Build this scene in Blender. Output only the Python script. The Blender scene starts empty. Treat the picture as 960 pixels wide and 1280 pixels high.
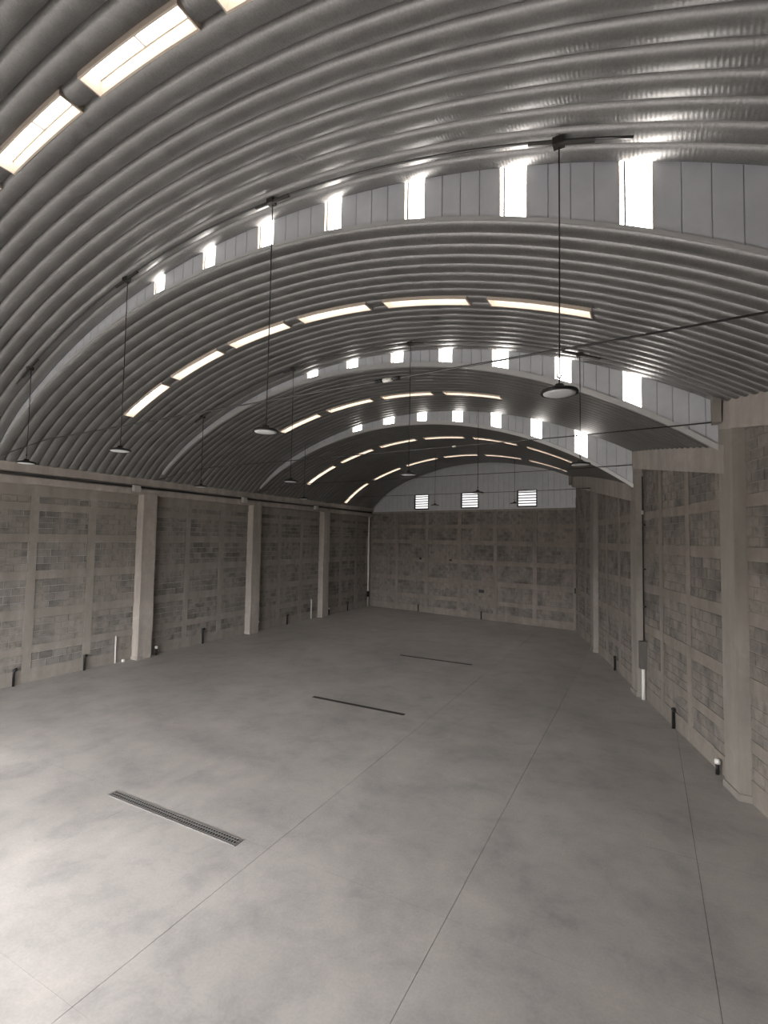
import bpy, math, random
from mathutils import Vector, Matrix

random.seed(11)
sc = bpy.context.scene
COL = sc.collection

# ------------------------------------------------------------------ camera
YAW, PITCH, ROLL = 0.484, 0.053, 0.017
CAM = Vector((16.133, -5.941, 4.391))
fwd = Vector((-math.sin(YAW) * math.cos(PITCH), math.cos(YAW) * math.cos(PITCH), math.sin(PITCH)))
r0 = Vector((math.cos(YAW), math.sin(YAW), 0))
u0 = r0.cross(fwd)
rgt = r0 * math.cos(ROLL) + u0 * math.sin(ROLL)
upv = -r0 * math.sin(ROLL) + u0 * math.cos(ROLL)
cd = bpy.data.cameras.new('camera')
cam = bpy.data.objects.new('camera', cd)
COL.objects.link(cam)
cam.matrix_world = Matrix(((rgt.x, upv.x, -fwd.x, CAM.x), (rgt.y, upv.y, -fwd.y, CAM.y), (rgt.z, upv.z, -fwd.z, CAM.z), (0, 0, 0, 1)))
cd.sensor_fit = 'AUTO'
cd.sensor_width = 36
cd.lens = 625.0 / 1280 * 36
cd.clip_start = 0.05
cd.clip_end = 200
sc.camera = cam

# ------------------------------------------------------------------ sky and exposure
SKY = 18.0          # overcast sky seen through the open front and the roof lights
SKYPANE = 7.0      # daylight through the roof lights
PANEL = 12.0       # daylight through the upright clerestory strips
w = bpy.data.worlds.new('overcast_sky')
sc.world = w
w.use_nodes = True
nt = w.node_tree
bg = nt.nodes['Background']
tc = nt.nodes.new('ShaderNodeTexCoord')
sx = nt.nodes.new('ShaderNodeSeparateXYZ')
rp = nt.nodes.new('ShaderNodeValToRGB')
rp.color_ramp.elements[0].position = 0.48
rp.color_ramp.elements[0].color = (.30, .285, .265, 1)
rp.color_ramp.elements[1].position = 0.52
rp.color_ramp.elements[1].color = (1.0, .985, .985, 1)
mp = nt.nodes.new('ShaderNodeMapRange')
mp.inputs[1].default_value = -1
mp.inputs[2].default_value = 1
nt.links.new(tc.outputs['Generated'], sx.inputs[0])
nt.links.new(sx.outputs['Z'], mp.inputs[0])
nt.links.new(mp.outputs[0], rp.inputs[0])
nt.links.new(rp.outputs[0], bg.inputs[0])
bg.inputs[1].default_value = SKY
vs = sc.view_settings
vs.view_transform = 'Standard'
vs.look = 'None'
vs.exposure = 0.0
vs.gamma = 1
vs.use_curve_mapping = False
sc.cycles.max_bounces = 10
sc.cycles.diffuse_bounces = 6
sc.cycles.glossy_bounces = 4
sc.cycles.sample_clamp_indirect = 6
sc.cycles.use_denoising = True

# ------------------------------------------------------------------ geometry of the hall
SK = -0.062                      # skew of the arches in plan
W = {0: 21.9, 1: 20.399, 2: 18.665, 3: 17.265, 4: 15.535}
RI = {0: 3.9, 1: 3.503, 2: 3.063, 3: 2.810, 4: 2.486}
TX = {0: -.035, 1: -.0352, 2: -.0295, 3: -.0439, 4: -.0288}
HS, MX = 6.307, -0.092
ST = {-1: -9.3, 0: -4.08, 1: 1.139, 2: 6.361, 3: 11.557}   # y of each step in the roof at x = 0
YB, BS = 22.785, -0.161          # back wall: y = YB + BS x
YF = -7.4                        # front of the modelled hall
BULGE = 0.085


def zp(v, x, c=None):
    """height of vault v at x; c is the plan line y - SK x (each vault drifts a little to the left as it runs back)"""
    xt = x
    if c is not None:
        x = x - TX[v] * (c - ST[v - 1])
    a = W[v] / 2
    h = RI[v]
    u = (x - a) / a
    R0 = (a * a + h * h) / (2 * h)

    def s(u):
        return (1 - MX) * (math.sqrt(R0 * R0 - (u * a) ** 2) - (R0 - h)) + MX * h * (1 - u * u)
    if abs(u) <= 1:
        z = HS + s(u)
    else:
        e = 1e-4
        z = HS + (s(1) - s(1 - e)) / e / a * (abs(u) - 1) * a
    if xt < 2.0:                 # the sheets are pulled down onto the level eaves beam at the left
        d = TX[v] * ((c - ST[v - 1]) if c is not None else 0)
        z -= (.11 - .78 * d) * ((2.0 - xt) / 1.75) ** 2
    return z


def yb(x):
    return YB + BS * x


def xw(y, off=0.0):              # right wall line (column faces at off 0, block face at .2)
    return 12.81 + off + .295 * (20.67 - y)


# ------------------------------------------------------------------ materials
def mat(name, color, rough=.8, metal=0.0):
    m = bpy.data.materials.new(name)
    m.use_nodes = True
    b = m.node_tree.nodes['Principled BSDF']
    b.inputs['Base Color'].default_value = (*color, 1)
    b.inputs['Roughness'].default_value = rough
    b.inputs['Metallic'].default_value = metal
    return m, m.node_tree, b


def nd(t, kind, **kw):
    n = t.nodes.new(kind)
    for k, v in kw.items():
        setattr(n, k, v)
    return n


def noise(t, scale, detail=4, vec=None, rough=.55, dist=0):
    n = nd(t, 'ShaderNodeTexNoise')
    n.inputs['Scale'].default_value = scale
    n.inputs['Detail'].default_value = detail
    n.inputs['Roughness'].default_value = rough
    n.inputs['Distortion'].default_value = dist
    if vec is not None:
        t.links.new(vec, n.inputs['Vector'])
    return n.outputs['Fac']


def ramp(t, fac, stops):
    r = nd(t, 'ShaderNodeValToRGB')
    e = r.color_ramp.elements
    while len(e) < len(stops):
        e.new(.5)
    for el, (p, c) in zip(e, stops):
        el.position = p
        el.color = (*c, 1) if len(c) == 3 else c
    t.links.new(fac, r.inputs[0])
    return r.outputs[0]


def g(v):
    return (v, v, v)


def mix(t, fac, a, b, mode='MIX'):
    n = nd(t, 'ShaderNodeMix', data_type='RGBA', blend_type=mode)
    for i, s in ((0, fac), (6, a), (7, b)):
        if hasattr(s, 'links'):
            t.links.new(s, n.inputs[i])
        elif isinstance(s, (int, float)):
            n.inputs[i].default_value = s
        else:
            n.inputs[i].default_value = (*s, 1)
    return n.outputs[2]


def bump(t, b, h, strength=.3, dist=.01):
    n = nd(t, 'ShaderNodeBump')
    n.inputs['Strength'].default_value = strength
    n.inputs['Distance'].default_value = dist
    t.links.new(h, n.inputs['Height'])
    t.links.new(n.outputs[0], b.inputs['Normal'])


def worldpos(t):
    return nd(t, 'ShaderNodeNewGeometry').outputs['Position']


def math_(t, op, a, b=None, clamp=False):
    n = nd(t, 'ShaderNodeMath', operation=op, use_clamp=clamp)
    for i, s in enumerate((a, b)):
        if s is None:
            continue
        if hasattr(s, 'links'):
            t.links.new(s, n.inputs[i])
        else:
            n.inputs[i].default_value = s
    return n.outputs[0]


# polished floor concrete
M = {}
m, t, b = mat('floor_concrete', (.4, .39, .38), .5)
P = worldpos(t)
n1 = noise(t, .3, 5, P, .6, .15)
n2 = noise(t, 1.3, 9, P, .68, .25)
n3 = noise(t, 30, 4, P, .6)
c1 = ramp(t, n1, [(.3, (.37, .352, .335)), (.5, (.44, .42, .40)), (.7, (.50, .477, .455))])
c2 = ramp(t, n2, [(.3, (.72, .725, .74)), (.5, (.96, .96, .96)), (.7, (1.12, 1.10, 1.08))])
c3 = ramp(t, n3, [(.3, g(.93)), (.7, g(1.05))])
c = mix(t, 1.0, c1, c2, 'MULTIPLY')
c = mix(t, 1.0, c, c3, 'MULTIPLY')
sp = noise(t, 2.6, 2, P, .5)
c = mix(t, ramp(t, sp, [(.74, g(0)), (.80, g(.35))]), c, (.22, .2, .19))
t.links.new(c, b.inputs['Base Color'])
t.links.new(ramp(t, n2, [(.3, g(.42)), (.7, g(.62))]), b.inputs['Roughness'])
b.inputs['Specular IOR Level'].default_value = .4
bump(t, b, n3, .08, .004)
M['floor'] = m

m, t, b = mat('joint_filler', (.16, .15, .14), .95)
M['joint'] = m


def wall_mat(name, dark, light, smear, smear_amt, tone=0.0, rough=.93):
    m, t, b = mat(name, dark, rough)
    P = worldpos(t)
    n1 = noise(t, .9, 6, P, .62, .3)
    n2 = noise(t, 4.5, 6, P, .65, .3)
    n3 = noise(t, 60, 3, P, .6)
    base = mix(t, ramp(t, n2, [(.3, g(0)), (.72, g(1))]), dark, light)
    if tone:
        oi = nd(t, 'ShaderNodeObjectInfo').outputs['Random']
        at = nd(t, 'ShaderNodeAttribute', attribute_name='tone').outputs['Fac']
        s = math_(t, 'FRACT', math_(t, 'ADD', oi, at))
        base = mix(t, 1.0, base, ramp(t, s, [(0, g(1 - tone)), (.55, g(1)), (1, g(1 + tone * .9))]), 'MULTIPLY')
    f = ramp(t, n1, [(.40, g(.08)), (.58, g(smear_amt))])
    f2 = ramp(t, n2, [(.34, g(.35)), (.52, g(1))])
    f = mix(t, 1.0, f, f2, 'MULTIPLY')
    c = mix(t, f, base, smear)
    # streaks of cement wash
    sxyz = nd(t, 'ShaderNodeSeparateXYZ')
    t.links.new(P, sxyz.inputs[0])
    comb = nd(t, 'ShaderNodeCombineXYZ')
    t.links.new(sxyz.outputs[0], comb.inputs[0])
    t.links.new(sxyz.outputs[1], comb.inputs[1])
    t.links.new(math_(t, 'MULTIPLY', sxyz.outputs[2], .12), comb.inputs[2])
    n4 = noise(t, 3.0, 4, comb.outputs[0], .6)
    c = mix(t, 1.0, c, ramp(t, n4, [(.3, g(.82)), (.55, g(1)), (.75, g(1.14))]), 'MULTIPLY')
    t.links.new(c, b.inputs['Base Color'])
    bump(t, b, n3, .5, .006)
    return m


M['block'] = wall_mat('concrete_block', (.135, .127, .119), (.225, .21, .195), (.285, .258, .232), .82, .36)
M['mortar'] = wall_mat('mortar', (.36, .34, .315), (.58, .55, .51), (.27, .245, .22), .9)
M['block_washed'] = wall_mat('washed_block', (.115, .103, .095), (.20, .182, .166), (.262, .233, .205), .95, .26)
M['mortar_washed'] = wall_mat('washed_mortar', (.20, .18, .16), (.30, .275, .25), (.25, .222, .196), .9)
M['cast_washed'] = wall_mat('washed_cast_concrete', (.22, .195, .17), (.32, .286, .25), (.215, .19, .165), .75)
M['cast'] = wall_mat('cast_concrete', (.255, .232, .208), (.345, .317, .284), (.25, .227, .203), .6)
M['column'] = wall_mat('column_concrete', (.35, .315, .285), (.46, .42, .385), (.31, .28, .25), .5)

# galvanised arch sheet
m, t, b = mat('galvanised_sheet', (.5, .5, .49), .42, .8)
n1 = noise(t, 2.0, 4, worldpos(t), .6)
n2 = noise(t, 45, 2, worldpos(t), .6)
c = ramp(t, n1, [(.3, (.225, .222, .218)), (.7, (.285, .282, .276))])
c = mix(t, 1.0, c, ramp(t, n2, [(.35, g(.9)), (.65, g(1.06))]), 'MULTIPLY')
t.links.new(c, b.inputs['Base Color'])
t.links.new(ramp(t, n1, [(.3, g(.46)), (.7, g(.56))]), b.inputs['Roughness'])
M['galv'] = m

m, t, b = mat('painted_panel', (.40, .405, .415), .5, .2)
n1 = noise(t, 3, 4, worldpos(t), .6)
t.links.new(ramp(t, n1, [(.3, (.53, .545, .58)), (.7, (.60, .615, .645))]), b.inputs['Base Color'])
M['panel'] = m
m, t, b = mat('edge_flashing', (.62, .62, .62), .45, .6)
M['flash'] = m
m, t, b = mat('white_curb', (.58, .50, .42), .7)
M['curb'] = m
m, t, b = mat('black_metal', (.012, .012, .013), .45, .2)
M['black'] = m
m, t, b = mat('dark_steel', (.05, .048, .045), .5, .6)
M['steel'] = m
m, t, b = mat('steel_rod', (.10, .10, .10), .4, .8)
M['rod'] = m
m, t, b = mat('white_plastic', (.78, .77, .74), .4)
M['pvc'] = m
m, t, b = mat('grey_box', (.13, .125, .115), .6)
M['box'] = m
m, t, b = mat('pale_box', (.45, .43, .40), .6)
M['palebox'] = m
m, t, b = mat('lamp_diffuser', (.62, .63, .64), .35)
M['lens'] = m
m, t, b = mat('drain_metal', (.34, .33, .32), .45, .6)
M['grate'] = m
m, t, b = mat('drain_hollow_shade', (.02, .02, .02), .9)
M['dark'] = m


def emis(name, col, s):
    m = bpy.data.materials.new(name)
    m.use_nodes = True
    t = m.node_tree
    b = t.nodes['Principled BSDF']
    b.inputs['Base Color'].default_value = (.8, .8, .8, 1)
    b.inputs['Emission Color'].default_value = (*col, 1)
    b.inputs['Emission Strength'].default_value = s
    return m


M['glow'] = emis('translucent_sheet', (1.0, .955, .91), PANEL)
M['skypane'] = emis('skylight_sheet', (1.0, .955, .91), SKYPANE)
M['slat'] = emis('backlit_slat', (1.0, .99, .98), 1.1)


# ------------------------------------------------------------------ builders
class MB:
    def __init__(self):
        self.v = []
        self.f = []
        self.tone = []
        self.uv = None

    def quad(self, a, b, c, d):
        n = len(self.v)
        self.v += [a, b, c, d]
        self.f.append((n, n + 1, n + 2, n + 3))

    def hexa(self, p, tone=0):
        """p: eight corners, four of one end then four of the other"""
        n = len(self.v)
        self.v += [tuple(q) for q in p]
        for q in ((0, 3, 2, 1), (4, 5, 6, 7), (0, 1, 5, 4), (1, 2, 6, 5), (2, 3, 7, 6), (3, 0, 4, 7)):
            self.f.append(tuple(n + i for i in q))
            self.tone.append(tone)

    def box(self, x0, y0, z0, x1, y1, z1, tone=0):
        self.hexa([(x0, y0, z0), (x1, y0, z0), (x1, y1, z0), (x0, y1, z0), (x0, y0, z1), (x1, y0, z1), (x1, y1, z1), (x0, y1, z1)], tone)

    def tube(self, pts, r, n=8, cap=True):
        base = len(self.v)
        pts = [Vector(p) for p in pts]
        rr = r if isinstance(r, (list, tuple)) else [r] * len(pts)
        for i, p in enumerate(pts):
            d = (pts[min(i + 1, len(pts) - 1)] - pts[max(i - 1, 0)]).normalized()
            a = Vector((0, 0, 1)) if abs(d.z) < .9 else Vector((1, 0, 0))
            s = d.cross(a).normalized()
            q = s.cross(d).normalized()
            for k in range(n):
                an = 2 * math.pi * k / n
                self.v.append(tuple(p + (s * math.cos(an) + q * math.sin(an)) * rr[i]))
        for i in range(len(pts) - 1):
            for k in range(n):
                k2 = (k + 1) % n
                self.f.append((base + i * n + k, base + i * n + k2, base + (i + 1) * n + k2, base + (i + 1) * n + k))
        if cap:
            self.f.append(tuple(base + k for k in range(n))[::-1])
            self.f.append(tuple(base + (len(pts) - 1) * n + k for k in range(n)))

    def lathe(self, prof, c=(0, 0, 0), n=32):
        base = len(self.v)
        for r, z in prof:
            for k in range(n):
                an = 2 * math.pi * k / n
                self.v.append((c[0] + r * math.cos(an), c[1] + r * math.sin(an), c[2] + z))
        for i in range(len(prof) - 1):
            for k in range(n):
                k2 = (k + 1) % n
                self.f.append((base + i * n + k, base + i * n + k2, base + (i + 1) * n + k2, base + (i + 1) * n + k))

    def mesh(self, name, m, smooth=False):
        me = bpy.data.meshes.new(name)
        me.from_pydata(self.v, [], self.f)
        if self.tone and len(self.tone) == len(self.f) and any(self.tone):
            a = me.attributes.new('tone', 'FLOAT', 'FACE')
            a.data.foreach_set('value', self.tone)
        me.materials.append(m)
        if smooth:
            me.polygons.foreach_set('use_smooth', [True] * len(me.polygons))
        me.update()
        return me

    def obj(self, name, m, parent=None, smooth=False):
        return link(name, self.mesh(name, m, smooth), parent)


def link(name, data, parent=None):
    o = bpy.data.objects.new(name, data)
    COL.objects.link(o)
    if parent:
        o.parent = parent
    return o


def tag(o, label=None, cat=None, group=None, kind=None):
    if label:
        o['label'] = label
    if cat:
        o['category'] = cat
    if group:
        o['group'] = group
    if kind:
        o['kind'] = kind
    return o


def empty(name, loc=(0, 0, 0)):
    o = link(name, None)
    o.location = loc
    o.empty_display_size = .2
    return o


# ------------------------------------------------------------------ floor
floor = empty('floor')
tag(floor, 'grey power-floated concrete floor cut into slabs by thin joints', 'floor', kind='structure')
bed = MB()
bed.box(-.3, YF - 3.2, -.3, 23.5, 23.5, -.012)
bed.obj('joint_bed', M['joint'], floor)
XJ = [0.0, .70, 3.37, 6.03, 8.70, 11.37, 14.03, 16.71, 19.37, 22.5]
YJ = [-12.5, -8.35, -5.64, -2.93, -.21, 2.5, 5.21, 7.92, 10.63, 13.34, 16.05, 18.76, 23.2]
for i in range(len(XJ) - 1):
    for j in range(len(YJ) - 1):
        x0, x1, y0, y1 = XJ[i], XJ[i + 1], YJ[j], YJ[j + 1]
        if x0 > xw(y0, .3):
            continue
        gx = lambda x: .003 if x in (11.37, 14.03, 16.71) else .0011
        b_ = MB()
        b_.box(x0 + gx(x0), y0 + .0009, -.1, x1 - gx(x1), y1 - .0009, 0)
        b_.obj('floor_slab', M['floor'], floor)

# ------------------------------------------------------------------ block walls
BANDS = [(0, .38), (.84, 1.06), (1.86, 2.12), (3.01, 3.25), (4.11, 4.35), (5.05, 5.27)]


def rows(z0, z1):
    n = max(1, round((z1 - z0) / .2))
    h = (z1 - z0) / n
    return [(z0 + i * h, z0 + (i + 1) * h) for i in range(n)]


ALLROWS = []
for k in range(len(BANDS)):
    a = BANDS[k][1]
    b_ = BANDS[k + 1][0] if k + 1 < len(BANDS) else 6.6
    ALLROWS += rows(a, b_)


def block_cuts(s0, s1, odd):
    """block intervals along a clear stretch s0..s1"""
    out = []
    s = s0
    if odd:
        out.append((s, min(s + .2, s1)))
        s += .2
    while s < s1 - .05:
        e = min(s + .405, s1)
        if s1 - e < .08:
            e = s1
        out.append((s, e))
        s = e
    return out


_block_mesh = {}


def block_mesh(wd, ht, bm='block'):
    key = (round(wd, 2), round(ht, 3), bm)
    if key not in _block_mesh:
        b_ = MB()
        a, h, d, e = wd - .016, ht - .016, .011, .004
        n = 0
        b_.v = [(0, 0, 0), (a, 0, 0), (a, 0, h), (0, 0, h), (e, -d, e), (a - e, -d, e), (a - e, -d, h - e), (e, -d, h - e)]
        b_.f = [(4, 5, 6, 7), (0, 1, 5, 4), (1, 2, 6, 5), (2, 3, 7, 6), (3, 0, 4, 7), (0, 3, 2, 1)]
        _block_mesh[key] = b_.mesh('concrete_block', M[bm])
    return _block_mesh[key]


def masonry(wall, org, ang, s0, s1, ties, posts, topz, near_first, rng, bm='block', cm='cast'):
    """local frame: s along the wall, -y local towards the room, z up.
    ties: centres of .25 m tie columns; posts: (centre, halfwidth) where a main column stands"""
    ca, sa = math.cos(ang), math.sin(ang)
    Mx = Matrix.Rotation(ang, 4, 'Z')

    def P(s, d, z):
        return (org[0] + s * ca + d * sa * 1.0, org[1] + s * sa - d * ca, z)   # d>0 goes into the room
    stops = sorted([(c_ - .125, c_ + .125) for c_ in ties] + [(c_ - h_, c_ + h_) for c_, h_ in posts])
    clear = []
    s = s0
    for a, b2 in stops:
        if a > s:
            clear.append((s, a))
        s = max(s, b2)
    if s < s1:
        clear.append((s, s1))
    allb = []
    for (a, b2) in clear:
        for ri, (z0, z1) in enumerate(ALLROWS):
            if z0 > topz((a + b2) / 2):
                continue
            for (p, q) in block_cuts(a, b2, ri % 2):
                allb.append((p, q, z0, z1))
    vis = [k for k in allb if near_first(k[0]) is not None]
    vis.sort(key=lambda k: (round(near_first(k[0]), 2), k[2]))
    single = set(vis[:300])
    stuff = MB()
    for k in allb:
        p, q, z0, z1 = k
        jit = rng.uniform(-.0035, .0035)
        if k in single:
            o = link('concrete_block', block_mesh(q - p, z1 - z0, bm), wall)
            x, y, z = P(p + .006, .004 + jit, z0 + .006)
            o.location = (x, y, z)
            o.rotation_euler = (0, 0, ang)
        else:
            d = .015 + jit
            stuff.hexa([P(p + .006, d - .02, z0 + .006), P(q - .006, d - .02, z0 + .006), P(q - .006, d - .02, z1 - .006), P(p + .006, d - .02, z1 - .006),
                        P(p + .008, d, z0 + .008), P(q - .008, d, z0 + .008), P(q - .008, d, z1 - .008), P(p + .008, d, z1 - .008)], rng.random())
    so = stuff.obj('farther_blocks', M[bm], wall)
    so['kind'] = 'stuff'
    # horizontal bond beams, one per stretch between main columns
    pst = sorted(posts)
    edges = [s0] + [v for c_, h_ in pst for v in (c_ - h_, c_ + h_)] + [s1]
    for k in range(0, len(edges), 2):
        a, b2 = edges[k], edges[k + 1]
        if b2 - a < .3:
            continue
        for bi, (z0, z1) in enumerate(BANDS):
            m_ = MB()
            d = .024 + rng.uniform(-.003, .004)
            n = 6
            for j in range(n):
                p, q = a + (b2 - a) * j / n, a + (b2 - a) * (j + 1) / n
                e0, e1 = (rng.uniform(-.012, .012) for _ in range(2))
                m_.hexa([P(p, -.05, z0 + (e0 if bi else 0)), P(q, -.05, z0 + (e0 if bi else 0)), P(q, -.05, z1 + e1), P(p, -.05, z1 + e1),
                         P(p, d, z0 + (e0 if bi else 0)), P(q, d, z0 + (e0 if bi else 0)), P(q, d, z1 + e1), P(p, d, z1 + e1)])
            m_.obj('bond_beam', M[cm], wall)
    for c_ in ties:
        m_ = MB()
        zs = [0] + [z for bnd in BANDS for z in bnd][1:] + [topz(c_) + .05]
        for j in range(len(zs) - 1):
            w_ = .125 + rng.uniform(-.012, .012)
            o_ = rng.uniform(-.01, .01)
            d = .030 + rng.uniform(-.003, .004)
            p, q = c_ - w_ + o_, c_ + w_ + o_
            m_.hexa([P(p, -.05, zs[j]), P(q, -.05, zs[j]), P(q, -.05, zs[j + 1]), P(p, -.05, zs[j + 1]),
                     P(p, d, zs[j]), P(q, d, zs[j]), P(q, d, zs[j + 1]), P(p, d, zs[j + 1])])
        m_.obj('tie_column', M[cm], wall)
    return P


rng = random.Random(5)
# left wall: local s runs along +Y seen from the room; room is +X.  ang=90deg: s=+Y, d -> +X
wl = empty('wall_left')
tag(wl, 'long left wall of grey concrete blocks with cast tie columns and bands', 'wall', kind='structure')
m_ = MB()
m_.box(-.25, YF - .3, 0, 0, YB + .3, 6.0)
m_.obj('wall_core', M['mortar'], wl)
LC = [-5.2, .40, 6.05, 11.65, 17.3]
lties = []
for c_ in LC:
    lties += [c_ + 1.98, c_ + 3.75]
lties = [v for v in lties if v < 22.5] 
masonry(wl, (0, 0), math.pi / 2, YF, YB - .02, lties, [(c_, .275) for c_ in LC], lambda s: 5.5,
        lambda s: s if s > 1.2 else None, rng)
m_ = MB()
m_.box(-.2, YF, 5.47, .035, YB, 5.80)
m_.obj('cap_beam', M['cast'], wl)

# right wall: runs from far (back) to near; room is on the -X side
RA = math.atan2(1, -.295)                 # direction of the wall line for growing y
wr = empty('wall_right')
tag(wr, 'right wall of grey concrete blocks running at a slant towards the back', 'wall', kind='structure')
dirn = Vector((-.295, 1, 0)).normalized()
orgR = Vector((xw(YF, .2), YF, 0))
LR = (Vector((xw(21.0, .2), 21.0, 0)) - orgR).length
# local s along the wall from the BACK end to the near end so that d goes into the room
orgB = orgR + dirn * LR
angR = math.atan2(-dirn.y, -dirn.x)
RC = [-5.9, -.45, 5.02, 10.62, 16.15]     # y of column centres


def sR(y):
    return LR - (y - YF) / dirn.y


def beam_ends(k):
    """bottom z of the right hand beam over bay k as (y0, z0, y1, z1)"""
    return RC[k], RC[k + 1] if k + 1 < len(RC) else 20.9


def zw(v, y, off=0.0):
    """height of vault v where it meets the right wall at y"""
    x = xw(y, off)
    return zp(v, x, y - SK * x)


def vaultof(y):
    if y > RC[3]:
        return 4
    if y > RC[2]:
        return 3
    if y > RC[1]:
        return 2
    if y > RC[0]:
        return 1
    return 0


def beam_bot(y):
    v = vaultof(y)
    return zw(v, y, .02) - .52


rties = []
for k in range(len(RC)):
    a = RC[k]
    rties += [a + 2.22, a + 3.88]
rties = [v for v in rties if v < 20.2] 
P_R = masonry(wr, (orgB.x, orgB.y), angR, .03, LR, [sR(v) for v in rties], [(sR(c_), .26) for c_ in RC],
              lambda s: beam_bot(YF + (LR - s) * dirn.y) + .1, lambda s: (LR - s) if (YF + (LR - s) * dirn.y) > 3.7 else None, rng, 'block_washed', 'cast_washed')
m_ = MB()
n = 60
for j in range(n):
    y0, y1 = YF - .3 + (21.4 - YF) * j / n, YF - .3 + (21.4 - YF) * (j + 1) / n
    zt = [max(zw(vaultof(y), y, .2), zw(vaultof(y - .6), y, .2)) + .12 for y in (y0 + .01, y1 - .01)]
    m_.hexa([(xw(y0, .2), y0, 0), (xw(y1, .2), y1, 0), (xw(y1, .5), y1, 0), (xw(y0, .5), y0, 0),
             (xw(y0, .2), y0, max(zt)), (xw(y1, .2), y1, max(zt)), (xw(y1, .5), y1, max(zt)), (xw(y0, .5), y0, max(zt))])
m_.obj('wall_core', M['mortar_washed'], wr)

# back wall
wb = empty('wall_back')
tag(wb, 'far end wall of dark concrete blocks in a grid of cast bands', 'wall', kind='structure')
WBX = 13.13
dB = Vector((1, BS, 0)).normalized()
LB = WBX / dB.x
ZB = 6.13
m_ = MB()
m_.hexa([(-.3, yb(-.3), 0), (13.5, yb(13.5), 0), (13.5, yb(13.5) + .25, 0), (-.3, yb(-.3) + .25, 0),
         (-.3, yb(-.3), ZB), (13.5, yb(13.5), ZB), (13.5, yb(13.5) + .25, ZB), (-.3, yb(-.3) + .25, ZB)])
m_.obj('wall_core', M['mortar_washed'], wb)
bt = [LB * k / 6 for k in range(1, 6)] + [.14, LB - .14]
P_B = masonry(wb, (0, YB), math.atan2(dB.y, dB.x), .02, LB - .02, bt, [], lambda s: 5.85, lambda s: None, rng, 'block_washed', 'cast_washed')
m_ = MB()
m_.hexa([P_B(0, -.1, 6.0), P_B(LB, -.1, 6.0), P_B(LB, -.1, ZB), P_B(0, -.1, ZB), P_B(0, .03, 6.0), P_B(LB, .03, 6.0), P_B(LB, .03, ZB), P_B(0, .03, ZB)])
m_.obj('bond_beam', M['cast'], wb)

# front wall (behind the camera) with the wide open doorway that lights the floor
wf = empty('wall_front')
tag(wf, 'front wall behind the viewer with a wide open doorway', 'wall', kind='structure')
XF = xw(YF, .3)
DO = (1.0, 13.0, 4.3)
m_ = MB()
m_.box(-.25, YF - .3, 0, DO[0], YF, 6.9)
m_.box(DO[1], YF - .3, 0, XF, YF, 6.9)
m_.box(DO[0], YF - .3, DO[2], DO[1], YF, 6.9)
nseg = 24
for j in range(nseg):
    x0, x1 = XF * j / nseg, XF * (j + 1) / nseg
    z0, z1 = max(6.9, zp(0, max(.3, x0), YF) + .12), max(6.9, zp(0, x1, YF) + .12)
    m_.hexa([(x0, YF - .3, 6.9), (x1, YF - .3, 6.9), (x1, YF, 6.9), (x0, YF, 6.9), (x0, YF - .3, z0), (x1, YF - .3, z1), (x1, YF, z1), (x0, YF, z0)])
m_.obj('wall_core', M['cast'], wf)

# mezzanine landing the picture is taken from
mz = MB()
mz.box(14.5, YF, 0, xw(YF, .15), -5.25, 2.75)
mz = mz.obj('wall_mezzanine', M['cast'])
tag(mz, 'concrete mezzanine landing under and behind the viewer', 'landing', kind='structure')

# ------------------------------------------------------------------ concrete columns and beams
names = {0: 'out of sight behind the left edge', 1: 'out of sight at the left edge', 2: 'nearest and palest', 3: 'middle one of the three', 4: 'farthest and darkest, last before the corner'}
for i, c_ in enumerate(LC):
    m_ = MB()
    zs = [0, .9, 1.9, 3.05, 4.2, 5.2, 5.82]
    lc = random.Random(40 + i)
    for j in range(len(zs) - 1):
        a, b2, d = lc.uniform(-.008, .008), lc.uniform(-.008, .008), .34 + lc.uniform(-.006, .006)
        m_.box(0, c_ - .275 + a, zs[j], d, c_ + .275 + b2, zs[j + 1])
    # chipped foot
    m_.box(0, c_ - .31, 0, .37, c_ - .2, .10)
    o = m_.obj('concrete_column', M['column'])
    tag(o, 'tall concrete column on the left block wall, ' + names[i], 'column', 'columns on the left wall')
rn = {0: 'behind the viewer', 1: 'just outside the right edge', 2: 'nearest, full height at the right edge', 3: 'second from the right edge, beside the black conduit', 4: 'farthest, close to the back corner'}
for i, c_ in enumerate(RC):
    m_ = MB()
    lc = random.Random(60 + i)
    top = zw(min(i, 4), c_ - .3, .05) - .36
    zs = [0, .12, 1.3, 3.1, 4.6, max(5.2, top)]
    for j in range(len(zs) - 1):
        d = -.0 + lc.uniform(-.006, .006) - (.03 if j == 0 else 0)
        y0, y1 = c_ - .25 + lc.uniform(-.006, .006) - (.03 if j == 0 else 0), c_ + .25
        z0, z1 = zs[j], zs[j + 1]
        m_.hexa([(xw(y0, d), y0, z0), (xw(y0, .3), y0, z0), (xw(y1, .3), y1, z0), (xw(y1, d), y1, z0),
                 (xw(y0, d), y0, z1), (xw(y0, .3), y0, z1), (xw(y1, .3), y1, z1), (xw(y1, d), y1, z1)])
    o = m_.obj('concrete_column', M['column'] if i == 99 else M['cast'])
    tag(o, 'concrete column on the right block wall, ' + rn[i], 'column', 'columns on the right wall')

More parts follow.
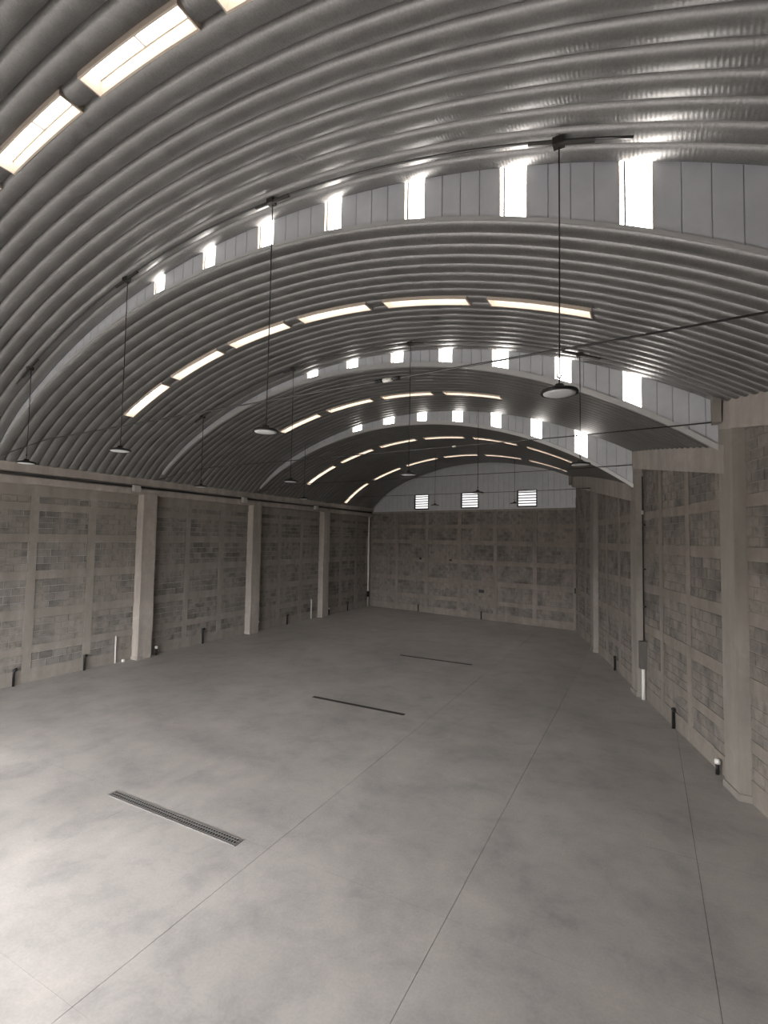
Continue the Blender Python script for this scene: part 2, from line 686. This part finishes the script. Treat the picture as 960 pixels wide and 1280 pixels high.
# right hand sloping beams with a stub at the far end
bn = {0: 'behind the viewer', 1: 'nearest, cut by the right edge of the picture', 2: 'middle one, between the two nearest right columns', 3: 'farthest one, running to the back corner'}
ends = RC + [20.95]
for i in range(0, len(RC)):
    v = i + 1
    if v > 4:
        break
    y0, y1 = RC[i] + .02, (RC[i + 1] + .22 if v < 4 else 20.6)
    n = 10
    m_ = MB()
    zb0, zb1 = zw(v, y0, .02) - .5, zw(v, y1, .02) - .52
    for j in range(n):
        ya, yc = y0 + (y1 - y0) * j / n, y0 + (y1 - y0) * (j + 1) / n
        ta, tb = zw(v, ya) + .02, zw(v, yc) + .02
        ba, bb = zb0 + (zb1 - zb0) * j / n, zb0 + (zb1 - zb0) * (j + 1) / n
        m_.hexa([(xw(ya, -.02), ya, ba), (xw(yc, -.02), yc, bb), (xw(yc, .4), yc, bb), (xw(ya, .4), ya, ba),
                 (xw(ya, -.02), ya, ta), (xw(yc, -.02), yc, tb), (xw(yc, .4), yc, tb), (xw(ya, .4), ya, ta)])
    o = m_.obj('concrete_beam', M['column'])
    tag(o, 'sloping concrete roof beam on the right wall, ' + bn[i], 'beam', 'sloping beams on the right wall')
    s_ = MB()
    ys = RC[i + 1] + .1 if v < 4 else 20.5
    zt = zw(v, ys, -.1) + .02
    s_.box(xw(ys, -.16), ys - .12, zt - .50, xw(ys, -.02), ys + .14, zt)
    s_.obj('end_stub', M['cast'], o)
for v in (0,):
    m_ = MB()
    y0, y1 = YF, RC[0]
    m_.hexa([(xw(y0, 0), y0, 5.6), (xw(y1, 0), y1, 6.2), (xw(y1, .4), y1, 6.2), (xw(y0, .4), y0, 5.6),
             (xw(y0, 0), y0, zw(0, y0)), (xw(y1, 0), y1, zw(0, y1)), (xw(y1, .4), y1, zw(0, y1)), (xw(y0, .4), y0, zw(0, y0))])
    tag(m_.obj('concrete_beam', M['column']), 'sloping concrete roof beam on the right wall, level with the viewer', 'beam', 'sloping beams on the right wall')

# left eaves beam in two courses with a dark channel between
m_ = MB()
m_.box(-.2, YF, 6.13, .30, YB, 6.38)
m_.box(-.2, YF, 5.98, .20, YB, 6.13)
o = m_.obj('concrete_beam', M['column'])
tag(o, 'long level concrete beam carrying the roof edge along the left wall', 'beam')
m_ = MB()
m_.box(-.2, YF, 5.80, .30, YB, 6.0)
o = m_.obj('concrete_beam', M['column'])
tag(o, 'lower concrete ledge beam resting on the left columns', 'beam')
m_ = MB()
m_.tube([(.255, YF + .1, 6.065), (.255, 22.5, 6.065)], .032, 8)
o = m_.obj('conduit_pipe', M['steel'], smooth=True)
tag(o, 'thin dark conduit running in the groove of the left roof beam', 'pipe')
for i, (y, lab) in enumerate(((5.45, 'above the nearest left column'), (10.75, 'above the middle left column'), (16.2, 'above the farthest left column'))):
    m_ = MB()
    m_.box(.30, y - .13, 5.88, .42, y + .13, 6.10)
    o = m_.obj('junction_box', M['palebox'])
    tag(o, 'small pale square junction box on the roof beam ' + lab, 'box', 'junction boxes on the left beam')
    l_ = MB()
    l_.box(.42, y - .115, 5.895, .428, y + .115, 6.085)
    l_.obj('cover_plate', M['palebox'], o)

# ------------------------------------------------------------------ arched roof
ceil = empty('ceiling')
tag(ceil, 'stepped barrel roof of galvanised self-supporting arch sheets', 'roof', kind='structure')


def arclen(v):
    xs = [W[v] * i / 2000 for i in range(2001)]
    s = [0.0]
    for i in range(2000):
        s.append(s[-1] + math.hypot(xs[i + 1] - xs[i], zp(v, xs[i + 1]) - zp(v, xs[i])))
    return xs, s


def x_at(v, tgt, cache={}):
    if v not in cache:
        cache[v] = arclen(v)
    xs, s = cache[v]
    if tgt <= 0:
        return tgt
    lo, hi = 0, 2000
    while hi - lo > 1:
        mid = (lo + hi) // 2
        if s[mid] < tgt:
            lo = mid
        else:
            hi = mid
    return xs[lo] + (xs[hi] - xs[lo]) * (tgt - s[lo]) / max(1e-9, s[hi] - s[lo])


def total(v):
    x_at(v, 1)
    return x_at.__defaults__[0][v][1][-1]


def rib(v, c0, c1, xa, xb, crimp=True, back=False):
    """one arch sheet between plan lines y = c0 + SK x and y = c1 + SK x, from x = xa to xb"""
    b_ = MB()
    NP = 8
    cm = (c0 + c1) / 2
    PER = crimp or .05                                   # pitch of the small crimps rolled across the sheet
    if crimp:
        seg = max(8, int((xb - xa) / (PER / 4)))
    else:
        seg = max(6, int((xb - xa) / .3))
    wave = (0, 1, 0, -1)
    for i in range(seg + 1):
        x = xa + (xb - xa) * i / seg
        z = zp(v, x, cm)
        e = .01
        sl = (zp(v, x + e, cm) - zp(v, x - e, cm)) / (2 * e)
        nx, nz = -sl / math.hypot(1, sl), 1 / math.hypot(1, sl)
        for k in range(NP):
            a = math.pi * k / (NP - 1)
            tt = (1 - math.cos(a)) / 2
            sa = math.sin(a)
            dep = (sa ** .8) * BULGE - BULGE * .5
            if crimp:
                dep += wave[i % 4] * PER * .038 * sa
            xx, zz = x - nx * dep, z - nz * dep
            y = c0 + (c1 - c0) * tt + SK * x
            if back:
                y = min(y, yb(x) + .05)
            b_.v.append((xx, y, zz))
    for i in range(seg):
        for k in range(NP - 1):
            a = i * NP + k
            b_.f.append((a, a + 1, a + NP + 1, a + NP))
    me = b_.mesh('arch_panel', M['galv'], True)
    return me


VR = {0: (YF - .1, ST[0], 11), 1: (ST[0], ST[1], 18), 2: (ST[1], ST[2], 18), 3: (ST[2], ST[3], 18), 4: (ST[3], YB + 1.12, 42)}
SKY_IDX = {0: {}, 1: {7: 6}, 2: {8: 6}, 3: {9: 4}, 4: {9: 6, 25: 6}}
SKY_MID = {(1, 7): 10.98, (2, 8): 9.80, (3, 9): 8.97, (4, 9): 8.12, (4, 25): 7.34}   # middle of each row, measured along the arch
rowname = {(1, 7): 'nearest roof row', (2, 8): 'second roof row', (3, 9): 'third roof row', (4, 9): 'fourth roof row', (4, 25): 'last roof row before the gable'}
ords = ['leftmost', 'second from the left', 'third from the left', 'fourth from the left', 'fifth from the left', 'sixth from the left']


def skylight(v, c0, c1, xa, xb, label, grp):
    """curb with a translucent sheet in two panes, replacing a piece of one arch sheet"""
    HC = .15
    cm = (c0 + c1) / 2
    mid = (xa + xb) / 2
    root = empty('skylight', (mid, (c0 + c1) / 2 + SK * mid, zp(v, mid, (c0 + c1) / 2)))
    tag(root, label, 'skylight', grp)
    off = root.location

    def Q(x, c, up):
        e = .01
        sl = (zp(v, x + e, cm) - zp(v, x - e, cm)) / (2 * e)
        nx, nz = -sl / math.hypot(1, sl), 1 / math.hypot(1, sl)
        return (x + nx * up - off.x, c + SK * x - off.y, zp(v, x, cm) + nz * up - off.z)
    n = 8
    cb = MB()
    tk = .02
    for (ca, cb_) in ((c0 - .005, c0 + tk), (c1 - tk, c1 + .005)):
        for j in range(n):
            p, q = xa + (xb - xa) * j / n, xa + (xb - xa) * (j + 1) / n
            cb.hexa([Q(p, ca, -.06), Q(q, ca, -.06), Q(q, cb_, -.06), Q(p, cb_, -.06), Q(p, ca, HC), Q(q, ca, HC), Q(q, cb_, HC), Q(p, cb_, HC)])
    for (p, q) in ((xa, xa + tk), (xb - tk, xb)):
        cb.hexa([Q(p, c0, -.06), Q(q, c0, -.06), Q(q, c1, -.06), Q(p, c1, -.06), Q(p, c0, HC), Q(q, c0, HC), Q(q, c1, HC), Q(p, c1, HC)])
    cb.obj('curb', M['curb'], root)
    gf = MB()
    for (ca, cb_) in ((c0 + .018, c0 + .034), (c1 - .034, c1 - .018)):
        for j in range(n):
            p, q = xa + (xb - xa) * j / n, xa + (xb - xa) * (j + 1) / n
            gf.hexa([Q(p, ca, HC - .025), Q(q, ca, HC - .025), Q(q, cb_, HC - .025), Q(p, cb_, HC - .025), Q(p, ca, HC), Q(q, ca, HC), Q(q, cb_, HC), Q(p, cb_, HC)])
    gf.obj('glazing_frame', M['palebox'], root)
    br = MB()
    br.hexa([Q(mid - .012, c0, HC - .03), Q(mid + .012, c0, HC - .03), Q(mid + .012, c1, HC - .03), Q(mid - .012, c1, HC - .03),
             Q(mid - .012, c0, HC), Q(mid + .012, c0, HC), Q(mid + .012, c1, HC), Q(mid - .012, c1, HC)])
    br.obj('glazing_bar', M['palebox'], root)
    for (p0, q0) in ((xa, mid), (mid, xb)):
        pn = MB()
        for j in range(4):
            p, q = p0 + (q0 - p0) * j / 4, p0 + (q0 - p0) * (j + 1) / 4
            pn.hexa([Q(p, c0, HC), Q(q, c0, HC), Q(q, c1, HC), Q(p, c1, HC), Q(p, c0, HC + .012), Q(q, c0, HC + .012), Q(q, c1, HC + .012), Q(p, c1, HC + .012)])
        pn.obj('pane', M['skypane'], root)


for v, (ca, cb, nr) in VR.items():
    vs_ = empty('vault_section')
    vs_.parent = ceil
    pitch = (cb - ca) / nr
    for i in range(nr):
        c0, c1 = ca + pitch * i, ca + pitch * (i + 1)
        # x where the sheet meets the right wall
        yy = (c0 + c1) / 2
        xe = W[v]
        for _ in range(20):
            xe = xw(yy + SK * xe, .08)
        if v == 4 and yy > YB - 1.0:
            xe = min(xe, 13.3)
        if c0 >= YB - .02:
            xs_hit = (YB - c0) / (SK - BS) if (SK - BS) else 0   # beyond the slanted end wall
        back = v == 4 and c1 + SK * 14 > yb(14) - .1
        if v == 4 and c0 > yb(13.3) - SK * 13.3 + .0:
            # sheet starts where the end wall leaves room for it
            xe = min(xe, (YB - c0) / (SK - BS) if c0 < YB else -1)
            if xe < .6:
                continue
        crimp = {1: .042, 2: .060}.get(v, 0)
        idx = SKY_IDX[v].get(i)
        x_l = .22
        if idx is None:
            link('arch_panel', rib(v, c0, c1, x_l, xe, crimp, back), vs_)
        else:
            mids = SKY_MID[(v, i)]
            cuts = []
            for k in range(idx):
                cs = mids + (k - (idx - 1) / 2) * 2.26
                sh = TX[v] * ((c0 + c1) / 2 - ST[v - 1])
                cuts.append((x_at(v, cs - .925) + sh, x_at(v, cs + .925) + sh))
            prev = x_l
            for k, (a, b2) in enumerate(cuts):
                if a > prev + .02:
                    link('arch_panel', rib(v, c0, c1, prev, a, crimp, back), vs_)
                rn_ = rowname[(v, i)]
                num = ords[k] if idx == 6 else ['leftmost', 'second from the left', 'third from the left', 'rightmost'][k]
                skylight(v, c0, c1, a, b2, 'narrow bright skylight, %s in the %s' % (num, rn_), 'skylights in the ' + rn_)
                prev = b2
            link('arch_panel', rib(v, c0, c1, prev, xe, crimp, back), vs_)

# ------------------------------------------------------------------ clerestory steps and gable
CW = {0: [(8.0 + 1.45 * i, 8.3 + 1.45 * i) for i in range(7)],
      1: [(7.28, 7.57), (8.77, 9.06), (10.21, 10.53), (11.68, 11.96), (13.14, 13.41), (14.55, 14.84), (15.95, 16.23)],
      2: [(7.30, 7.64), (8.73, 9.06), (10.18, 10.50), (11.58, 11.89), (12.97, 13.32), (14.41, 14.71), (15.78, 16.07)],
      3: [(5.67, 6.06), (7.12, 7.56), (8.60, 8.94), (10.03, 10.37), (11.47, 11.78), (12.83, 13.14), (14.20, 14.53)]}
cl = {0: 'out of sight above the viewer', 1: 'first and largest, nearest the viewer', 2: 'second, in the middle of the hall', 3: 'third and farthest, smallest'}


def sheet(fr, x0, x1, zb, zt, dep=.018):
    """one ribbed sheet: flat face with both edges folded back; fr(x, d, z) gives the point"""
    b_ = MB()
    xs = [(x0, dep), (x0 + .007, 0), (x1 - .007, 0), (x1, dep)]
    for x, d in xs:
        b_.v.append(fr(x, d, zb(x)))
        b_.v.append(fr(x, d, zt(x)))
    for i in range(3):
        a = 2 * i
        b_.f.append((a, a + 2, a + 3, a + 1))
    return b_


for k in (0, 1, 2, 3):
    root = empty('clerestory_wall', (8, ST[k] + SK * 8, zp(k, 8, ST[k])))
    tag(root, 'curved clerestory band of grey sheets and bright strips, ' + cl[k], 'wall panel', 'clerestory bands')
    off = Vector(root.location)

    def fr(x, d, z):
        return (x - off.x, ST[k] + SK * x + d - off.y, z - off.z)
    xend = W[k]
    for _ in range(20):
        xend = xw(ST[k] + SK * xend, .15)
    zb = lambda x: zp(k + 1, x) + .02
    zt = lambda x: zp(k, x, ST[k]) + .07
    ed = [1.3]
    wins = [(a - .06, b2) for a, b2 in CW[k]]
    cells = []
    x = wins[0][0]
    left = []
    while x > .2:
        left.append((max(.12, x - .29), x))
        x -= .29
    cells += [(a, b2, False) for a, b2 in left[::-1]]
    for j, (a, b2) in enumerate(wins):
        cells.append((a, b2, True))
        nxt = wins[j + 1][0] if j + 1 < len(wins) else None
        if nxt:
            for q in range(4):
                cells.append((b2 + (nxt - b2) * q / 4, b2 + (nxt - b2) * (q + 1) / 4, False))
    x = wins[-1][1]
    while x < xend - .02:
        cells.append((x, min(x + .272, xend), False))
        x += .272
    for a, b2, win in cells:
        if win:
            mu = MB()
            mu.hexa([fr(a + .05, -.004, zb(a)), fr(a + .07, -.004, zb(a)), fr(a + .07, .05, zb(a)), fr(a + .05, .05, zb(a)),
                     fr(a + .05, -.004, zt(a)), fr(a + .07, -.004, zt(a)), fr(a + .07, .05, zt(a)), fr(a + .05, .05, zt(a))])
            mu.obj('mullion', M['box'], root)
            DR = .09
            s_ = MB()
            s_.quad(fr(a, DR, zb(a)), fr(b2, DR, zb(b2)), fr(b2, DR, zt(b2)), fr(a, DR, zt(a)))
            s_.obj('translucent_strip', M['glow'], root)
            r_ = MB()
            for x in (a, b2):
                r_.box(*(Vector(fr(x - .006, 0, zb(x) - .02))), *(Vector(fr(x + .006, DR + .02, zt(x)))))
            r_.obj('reveal', M['curb'], root)
        else:
            sheet(fr, a, b2, zb, zt).obj('metal_sheet', M['panel'], root)
    # flashing along the foot of the step
    fl = MB()
    n = 80
    x0 = .6
    lo, hh, dd = {0: (0, .05, .02), 1: (.0, .05, .02), 2: (.10, .02, .05), 3: (.10, .02, .05)}[k]
    for j in range(n):
        p, q = x0 + (xend - .1 - x0) * j / n, x0 + (xend - .1 - x0) * (j + 1) / n
        za, zc = zp(k + 1, p), zp(k + 1, q)
        fl.hexa([fr(p, -dd, za - lo), fr(q, -dd, zc - lo), fr(q, .03, zc - lo), fr(p, .03, za - lo),
                 fr(p, -dd, za + hh), fr(q, -dd, zc + hh), fr(q, .03, zc + hh + .02), fr(p, .03, za + hh + .02)])
    fl.obj('flashing', M['flash'], root)

gab = empty('gable_wall', (6.5, yb(6.5), ZB))
tag(gab, 'arched far gable of grey ribbed metal sheets above the block end wall', 'wall panel')
off = Vector(gab.location)
frg = lambda x, d, z: (x - off.x, yb(x) + d - off.y, z - off.z)
LV = [(3.48, 4.45), (6.66, 7.71), (10.0, 11.03)]
LZ = (6.22, 7.10)
x = .03
while x < 13.25:
    e = min([x + .302, 13.3] + [q for ab in LV for q in ab if x + .01 < q < x + .302])
    inside = False
    mx = (x + e) / 2
    top = lambda q: zp(4, q, yb(q) - SK * q) + .08
    for a, b2 in LV:
        if a < mx < b2:
            inside = True
    if inside:
        sheet(frg, x, e, lambda q: ZB, lambda q: LZ[0] - .0).obj('metal_sheet', M['panel'], gab)
        sheet(frg, x, e, lambda q: LZ[1], top).obj('metal_sheet', M['panel'], gab)
    else:
        sheet(frg, x, e, lambda q: ZB, top).obj('metal_sheet', M['panel'], gab)
    x = e
fl = MB()
fl.box(*frg(.1, -.05, ZB - .03), *frg(.2, .02, ZB + .04))
fl = MB()
fl.hexa([frg(.1, -.05, ZB - .02), frg(13.2, -.05, ZB - .02), frg(13.2, .02, ZB - .02), frg(.1, .02, ZB - .02),
         frg(.1, -.05, ZB + .05), frg(13.2, -.05, ZB + .05), frg(13.2, .02, ZB + .06), frg(.1, .02, ZB + .06)])
fl.obj('sill_flashing', M['panel'], gab)
fl = MB()
n = 60
for j in range(n):
    p, q = .3 + 13.0 * j / n, .3 + 13.0 * (j + 1) / n
    za, zc = zp(4, p, yb(p) - SK * p), zp(4, q, yb(q) - SK * q)
    fl.hexa([frg(p, -.07, za - .12), frg(q, -.07, zc - .12), frg(q, .0, zc - .12), frg(p, .0, za - .12),
             frg(p, -.07, za + .02), frg(q, -.07, zc + .02), frg(q, .0, zc + .02), frg(p, .0, za + .02)])
fl.obj('arch_flashing', M['flash'], gab)

for i, (a, b2) in enumerate(LV):
    root = empty('window_%d' % (i + 1), ((a + b2) / 2, yb((a + b2) / 2), LZ[0]))
    tag(root, 'bright square louvred window in the far gable, ' + ['leftmost of the three', 'middle one of the three', 'rightmost of the three'][i], 'window', 'louvred gable windows', 'structure')
    off = Vector(root.location)
    f2 = lambda x, d, z: (x - off.x, yb(x) + d - off.y, z - off.z)

    def bb(x0, x1, d0, d1, z0, z1):
        m_ = MB()
        m_.hexa([f2(x0, d0, z0), f2(x1, d0, z0), f2(x1, d1, z0), f2(x0, d1, z0), f2(x0, d0, z1), f2(x1, d0, z1), f2(x1, d1, z1), f2(x0, d1, z1)])
        return m_
    fm = MB()
    for args in ((a - .03, a + .04, -.06, .12, *LZ), (b2 - .03, b2 + .02, -.03, .12, *LZ), (a, b2, -.03, .12, LZ[1] - .03, LZ[1] + .02), (a, b2, -.03, .12, LZ[0] - .02, LZ[0] + .02)):
        q = bb(*args)
        nn = len(fm.v)
        fm.v += q.v
        fm.f += [tuple(nn + w_ for w_ in f_) for f_ in q.f]
    fm.obj('window_frame', M['steel'], root)
    ns = 6
    hz = (LZ[1] - LZ[0]) / ns
    for j in range(ns):
        z0 = LZ[0] + hz * j
        bb(a + .04, b2 - .02, .02, .05, z0 + .05, z0 + hz).obj('slat', M['slat'], root)
        bb(a + .04, b2 - .02, -.015, .05, z0, z0 + .05).obj('slat_shadow', M['steel'], root)  # dark bar stands in for the shadow line between slats

# ------------------------------------------------------------------ pendant lamps and their conduits


def lamp(x, c_, v, zl, label, group, cable_to=None):
    y = c_ + SK * x
    root = empty('pendant_lamp', (x, y, zl))
    tag(root, label, 'lamp', group)
    h = MB()
    h.lathe([(.0, .085), (.045, .085), (.055, .06), (.08, .038), (.14, .028), (.19, .015), (.2, .0), (.2, -.018), (.180, -.022), (.176, -.012), (0, -.012)], n=36)
    h.obj('housing', M['black'], root, True)
    l_ = MB()
    l_.lathe([(.172, -.010), (.172, -.022), (.12, -.03), (0, -.034)], n=36)
    l_.obj('diffuser', M['lens'], root, True)
    hk = MB()
    hk.tube([(0, 0, .08), (0, 0, .15), (.02, 0, .18), (0, 0, .21), (-.02, 0, .18), (-.005, 0, .155)], .009, 6)
    hk.obj('hook', M['black'], root, True)
    top = zp(v, x, c_) - zl - .04
    cbm = MB()
    cbm.tube([(0, 0, .2), (.004, .003, top * .5), (0, 0, top)], .0085, 6)
    cbm.obj('cable', M['black'], root, True)
    return root


rowlab = {1: 'nearest row', 2: 'second row', 3: 'third row', 4: 'last row, before the gable'}
for row, v, c_, zl, xs in ((1, 1, .68, 6.03, [3.23, 7.02, 10.91, 15.3]), (2, 2, 5.68, 5.96, [3.48, 7.27, 11.04, 14.96]),
                           (3, 3, 11.15, 6.0, [3.47, 11.08]), (4, 4, 17.5, 6.08, [6.87, 10.84])):
    nm = ['leftmost', 'second from the left', 'third from the left', 'rightmost'] if len(xs) == 4 else ['left one', 'right one']
    for i, x in enumerate(xs):
        lamp(x, c_, v, zl, 'unlit round black pendant lamp, %s of the %s' % (nm[i], rowlab[row]), 'pendant lamps of the ' + rowlab[row].split(',')[0])
    if row < 3:
        x0, x1 = xs[0] - (.6 if row == 1 else .2), xs[-1] + (.75 if row == 1 else .4)
        pts = [(x0 + (x1 - x0) * j / 60, c_ - .04 + SK * (x0 + (x1 - x0) * j / 60), zp(v, x0 + (x1 - x0) * j / 60, c_) - .085) for j in range(61)]
        cn = MB()
        cn.tube(pts, .016, 6)
        o = cn.obj('lighting_conduit', M['rod'], smooth=True)
        tag(o, 'thin grey conduit curving along the roof feeding the %s of pendant lamps' % rowlab[row], 'pipe', 'lighting conduits')
        for i, x in enumerate(xs):
            bx = MB()
            zz = zp(v, x, c_) - .085
            bx.box(x - .06, c_ + SK * x - .08, zz - .05, x + .06, c_ + SK * x + .03, zz + .03)
            bx.tube([(x - .33, c_ + SK * (x - .33) - .04, zp(v, x - .33, c_) - .10), (x + .38, c_ + SK * (x + .38) - .04, zp(v, x + .38, c_) - .10)], .028, 6)
            bx.obj('ceiling_box', M['steel'], o)

# ------------------------------------------------------------------ steel tie rods
for i, (c_, z, lab, tb) in enumerate(((1.05, 6.67, 'nearest, crossing the hall below the first step', 12.9),
                                      (6.28, 6.69, 'second, crossing below the second step', 12.0),
                                      (11.5, 6.70, 'third, crossing below the third step', None),
                                      (17.2, 6.62, 'farthest, in front of the gable', None))):
    xe = 15
    for _ in range(20):
        xe = xw(c_ + SK * xe, .0)
    pts = [(x, c_ + SK * x, z - (.03 if 0 < k < 6 else 0) - (.3 if k == 0 else 0)) for k, x in enumerate([.3 + (xe + .03 - .3) * j / 6 for j in range(7)])]
    m_ = MB()
    m_.tube(pts, .013, 6)
    o = m_.obj('tie_rod', M['rod'], smooth=True)
    tag(o, 'thin steel tie rod between the walls, ' + lab, 'rod', 'tie rods')
    if tb:
        y = c_ + SK * tb
        q = MB()
        hl, rr_ = (.07, .032) if i == 0 else (.04, .022)
        q.tube([(tb - hl, y - SK * hl, z - .03), (tb + hl, y + SK * hl, z - .03)], rr_, 8)
        q.obj('turnbuckle', M['pvc'], o, True)
        if i == 0:
            q = MB()
            for dx in (-.17, -.12, .17):
                q.tube([(tb + dx - .03, y + SK * dx, z - .03), (tb + dx + .03, y + SK * dx, z - .03)], .026, 6)
            q.obj('rod_clip', M['black'], o, True)

# ------------------------------------------------------------------ floor drains
for i, (x0, x1, y, lab) in enumerate(((8.05, 10.93, -.32, 'nearest, large in the foreground'), (7.95, 10.73, 5.62, 'middle one of the three'), (7.84, 10.64, 11.35, 'farthest, a thin dark line'))):
    wd = .085 if i == 0 else .055
    root = empty('floor_drain', ((x0 + x1) / 2, y, 0))
    tag(root, 'long narrow grated floor drain, ' + lab, 'drain', 'floor drains')
    hx = (x1 - x0) / 2
    m_ = MB()
    m_.box(-hx, -wd, 0, hx, wd, .002)
    m_.obj('channel_shade', M['dark'], root)  # flat near-black sheet stands in for the shaded hollow under the grating
    m_ = MB()
    m_.box(-hx, -wd, .002, hx, -wd + .018, .009)
    m_.box(-hx, wd - .018, .002, hx, wd, .009)
    m_.box(-hx, -wd, .002, -hx + .018, wd, .009)
    m_.box(hx - .018, -wd, .002, hx, wd, .009)
    m_.obj('frame', M['grate'] if i == 0 else M['steel'], root)
    m_ = MB()
    m_.box(-hx, .012, .002, hx, .026, .0085)
    m_.box(-hx, -.05, .002, hx, -.042, .0085)
    x = -hx + .02
    while x < hx - .03:
        m_.box(x, -wd + .018, .002, x + .016, wd - .018, .008)
        x += .052
    m_.obj('grating', M['grate'] if i == 0 else M['steel'], root)

# ------------------------------------------------------------------ pipes standing along the walls


def stub(x, y, h, label, dirx=1.0, r=.035):
    m_ = MB()
    m_.tube([(x, y, 0), (x, y, h - .05), (x, y, h)], r, 8)
    o = m_.obj('pipe_stub', M['black'], smooth=True)
    tag(o, label, 'pipe', 'short black pipe stubs along the walls')
    e = MB()
    e.tube([(x, y - .02 * dirx, h - .03), (x, y + .04 * dirx, h + .0), (x, y + .075 * dirx, h + .01)], [r * 1.35, r * 1.35, r * 1.2], 8)
    e.obj('elbow', M['black'], o, True)


for y, h, lab in ((2.02, .46, 'leftmost, at the left edge of the picture'), (4.05, .46, 'second from the left'),
                  (8.9, .58, 'between the nearest and middle left columns'), (14.3, .45, 'between the middle and farthest left columns'), (20.05, .5, 'by the far left corner')):
    stub(.10, y, h, 'short black pipe stub by the left wall, ' + lab)
for y, h, lab in ((8.05, .45, 'nearest to the viewer'), (13.25, .45, 'middle one'), (16.9, .45, 'farthest, near the back corner')):
    stub(xw(y, .12), y, h, 'short black pipe stub at the right wall foot, ' + lab, -.5)
for x, h, lab in ((3.85, .42, 'left one'), (7.95, .42, 'right one')):
    stub(x, yb(x) - .1, h, 'short black pipe stub at the foot of the end wall, ' + lab, .0)

m_ = MB()
m_.tube([(.08, 5.12, 0), (.07, 5.12, .45), (.10, 5.10, .92)], .022, 8)
tag(m_.obj('upright_pipe', M['pvc'], smooth=True), 'pale slim pipe standing against the left wall before the nearest column', 'pipe')
m_ = MB()
m_.tube([(.08, 16.35, 0), (.08, 16.35, 1.05)], .032, 8)
tag(m_.obj('upright_pipe', M['pvc'], smooth=True), 'pale pipe standing against the left wall before the farthest column', 'pipe')
# white capped outlets
for x, y, z, lab, blk in ((.16, 5.36, .05, 'on the floor beside the nearest left column', False), (.22, 6.62, .28, 'behind the foot of the nearest left column', True),
                          (.16, 12.1, .44, 'behind the foot of the middle left column', True), (.16, 17.95, .38, 'behind the foot of the farthest left column', True),
                          (xw(5.75, .08), 5.75, .24, 'beside the foot of the nearest right column', True)):
    m_ = MB()
    m_.lathe([(0, -.05), (.045, -.045), (.055, 0), (.045, .04), (0, .052)], (x, y, z), 14)
    o = m_.obj('capped_outlet', M['pvc'], smooth=True)
    tag(o, 'white round capped outlet ' + lab, 'pipe cap', 'white capped outlets')
    if blk:
        q = MB()
        q.tube([(x, y, 0), (x, y, z - .03)], .036, 8)
        q.obj('pipe', M['black'], o, True)

# downpipe in the far left corner
m_ = MB()
m_.tube([(.13, 22.45, 0), (.13, 22.45, 5.75)], .05, 10)
o = m_.obj('downpipe', M['pvc'], smooth=True)
tag(o, 'tall white downpipe in the far left corner with a black coupling', 'pipe')
q = MB()
q.tube([(.13, 22.45, .62), (.13, 22.45, .98)], .085, 10)
q.tube([(.13, 22.38, .8), (.28, 22.25, .8)], .06, 8)
q.obj('coupling', M['black'], o, True)
q = MB()
q.tube([(.13, 22.45, 5.75), (.13, 22.45, 6.02)], .11, 10)
q.obj('pipe_head', M['palebox'], o, True)

# conduit, box and white sleeve on the right wall
yc = 10.14
x = xw(yc, .12)
m_ = MB()
m_.tube([(x, yc, 1.63), (x, yc, 6.3)], .018, 8)
o = m_.obj('conduit_pipe', M['black'], smooth=True)
tag(o, 'thin black vertical conduit beside the second right column', 'pipe')
for z in (2.6, 3.65, 4.9):
    q = MB()
    q.tube([(x, yc, z), (x + .05, yc - .13, z)], .022, 6)
    q.obj('clamp', M['black'], o, True)
q = MB()
q.tube([(x, yc, 5.2), (x, yc, 5.32)], .04, 8)
q.obj('coupling', M['palebox'], o, True)
m_ = MB()
m_.box(-.11, -.10, .86, .07, .10, 1.62)
o = m_.obj('electrical_box', M['box'])
o.location = (x, yc, 0)
o.rotation_euler = (0, 0, math.atan2(dirn.y, dirn.x) - math.pi / 2)
tag(o, 'tall grey electrical box on the right wall under the black conduit', 'box')
q = MB()
q.box(-.118, -.085, .88, -.11, .085, 1.60)
q.obj('box_door', M['box'], o)
m_ = MB()
m_.tube([(x - .02, yc, 0), (x - .02, yc, .86)], .05, 10)
o = m_.obj('pipe_sleeve', M['pvc'], smooth=True)
tag(o, 'short thick white pipe between the floor and the grey electrical box', 'pipe')

# small openings in the end wall; black blocks stand for their shaded hollows
for x_, z_, w_, h_, lab in ((7.95, 1.55, .30, .16, 'largest, on the third tie column'), (3.95, 3.22, .14, .10, 'on the second tie column'), (6.0, 3.2, .12, .09, 'on the third cast upright'), (13.0, 1.95, .14, .26, 'at the right corner')):
    m_ = MB()
    y_ = yb(x_)
    m_.box(x_ - w_ / 2, y_ - .075, z_ - h_ / 2, x_ + w_ / 2, y_ - .03, z_ + h_ / 2)
    o = m_.obj('dark_opening', M['black'])
    tag(o, 'small opening in the block end wall, drawn black, ' + lab, 'box', 'black end wall openings')
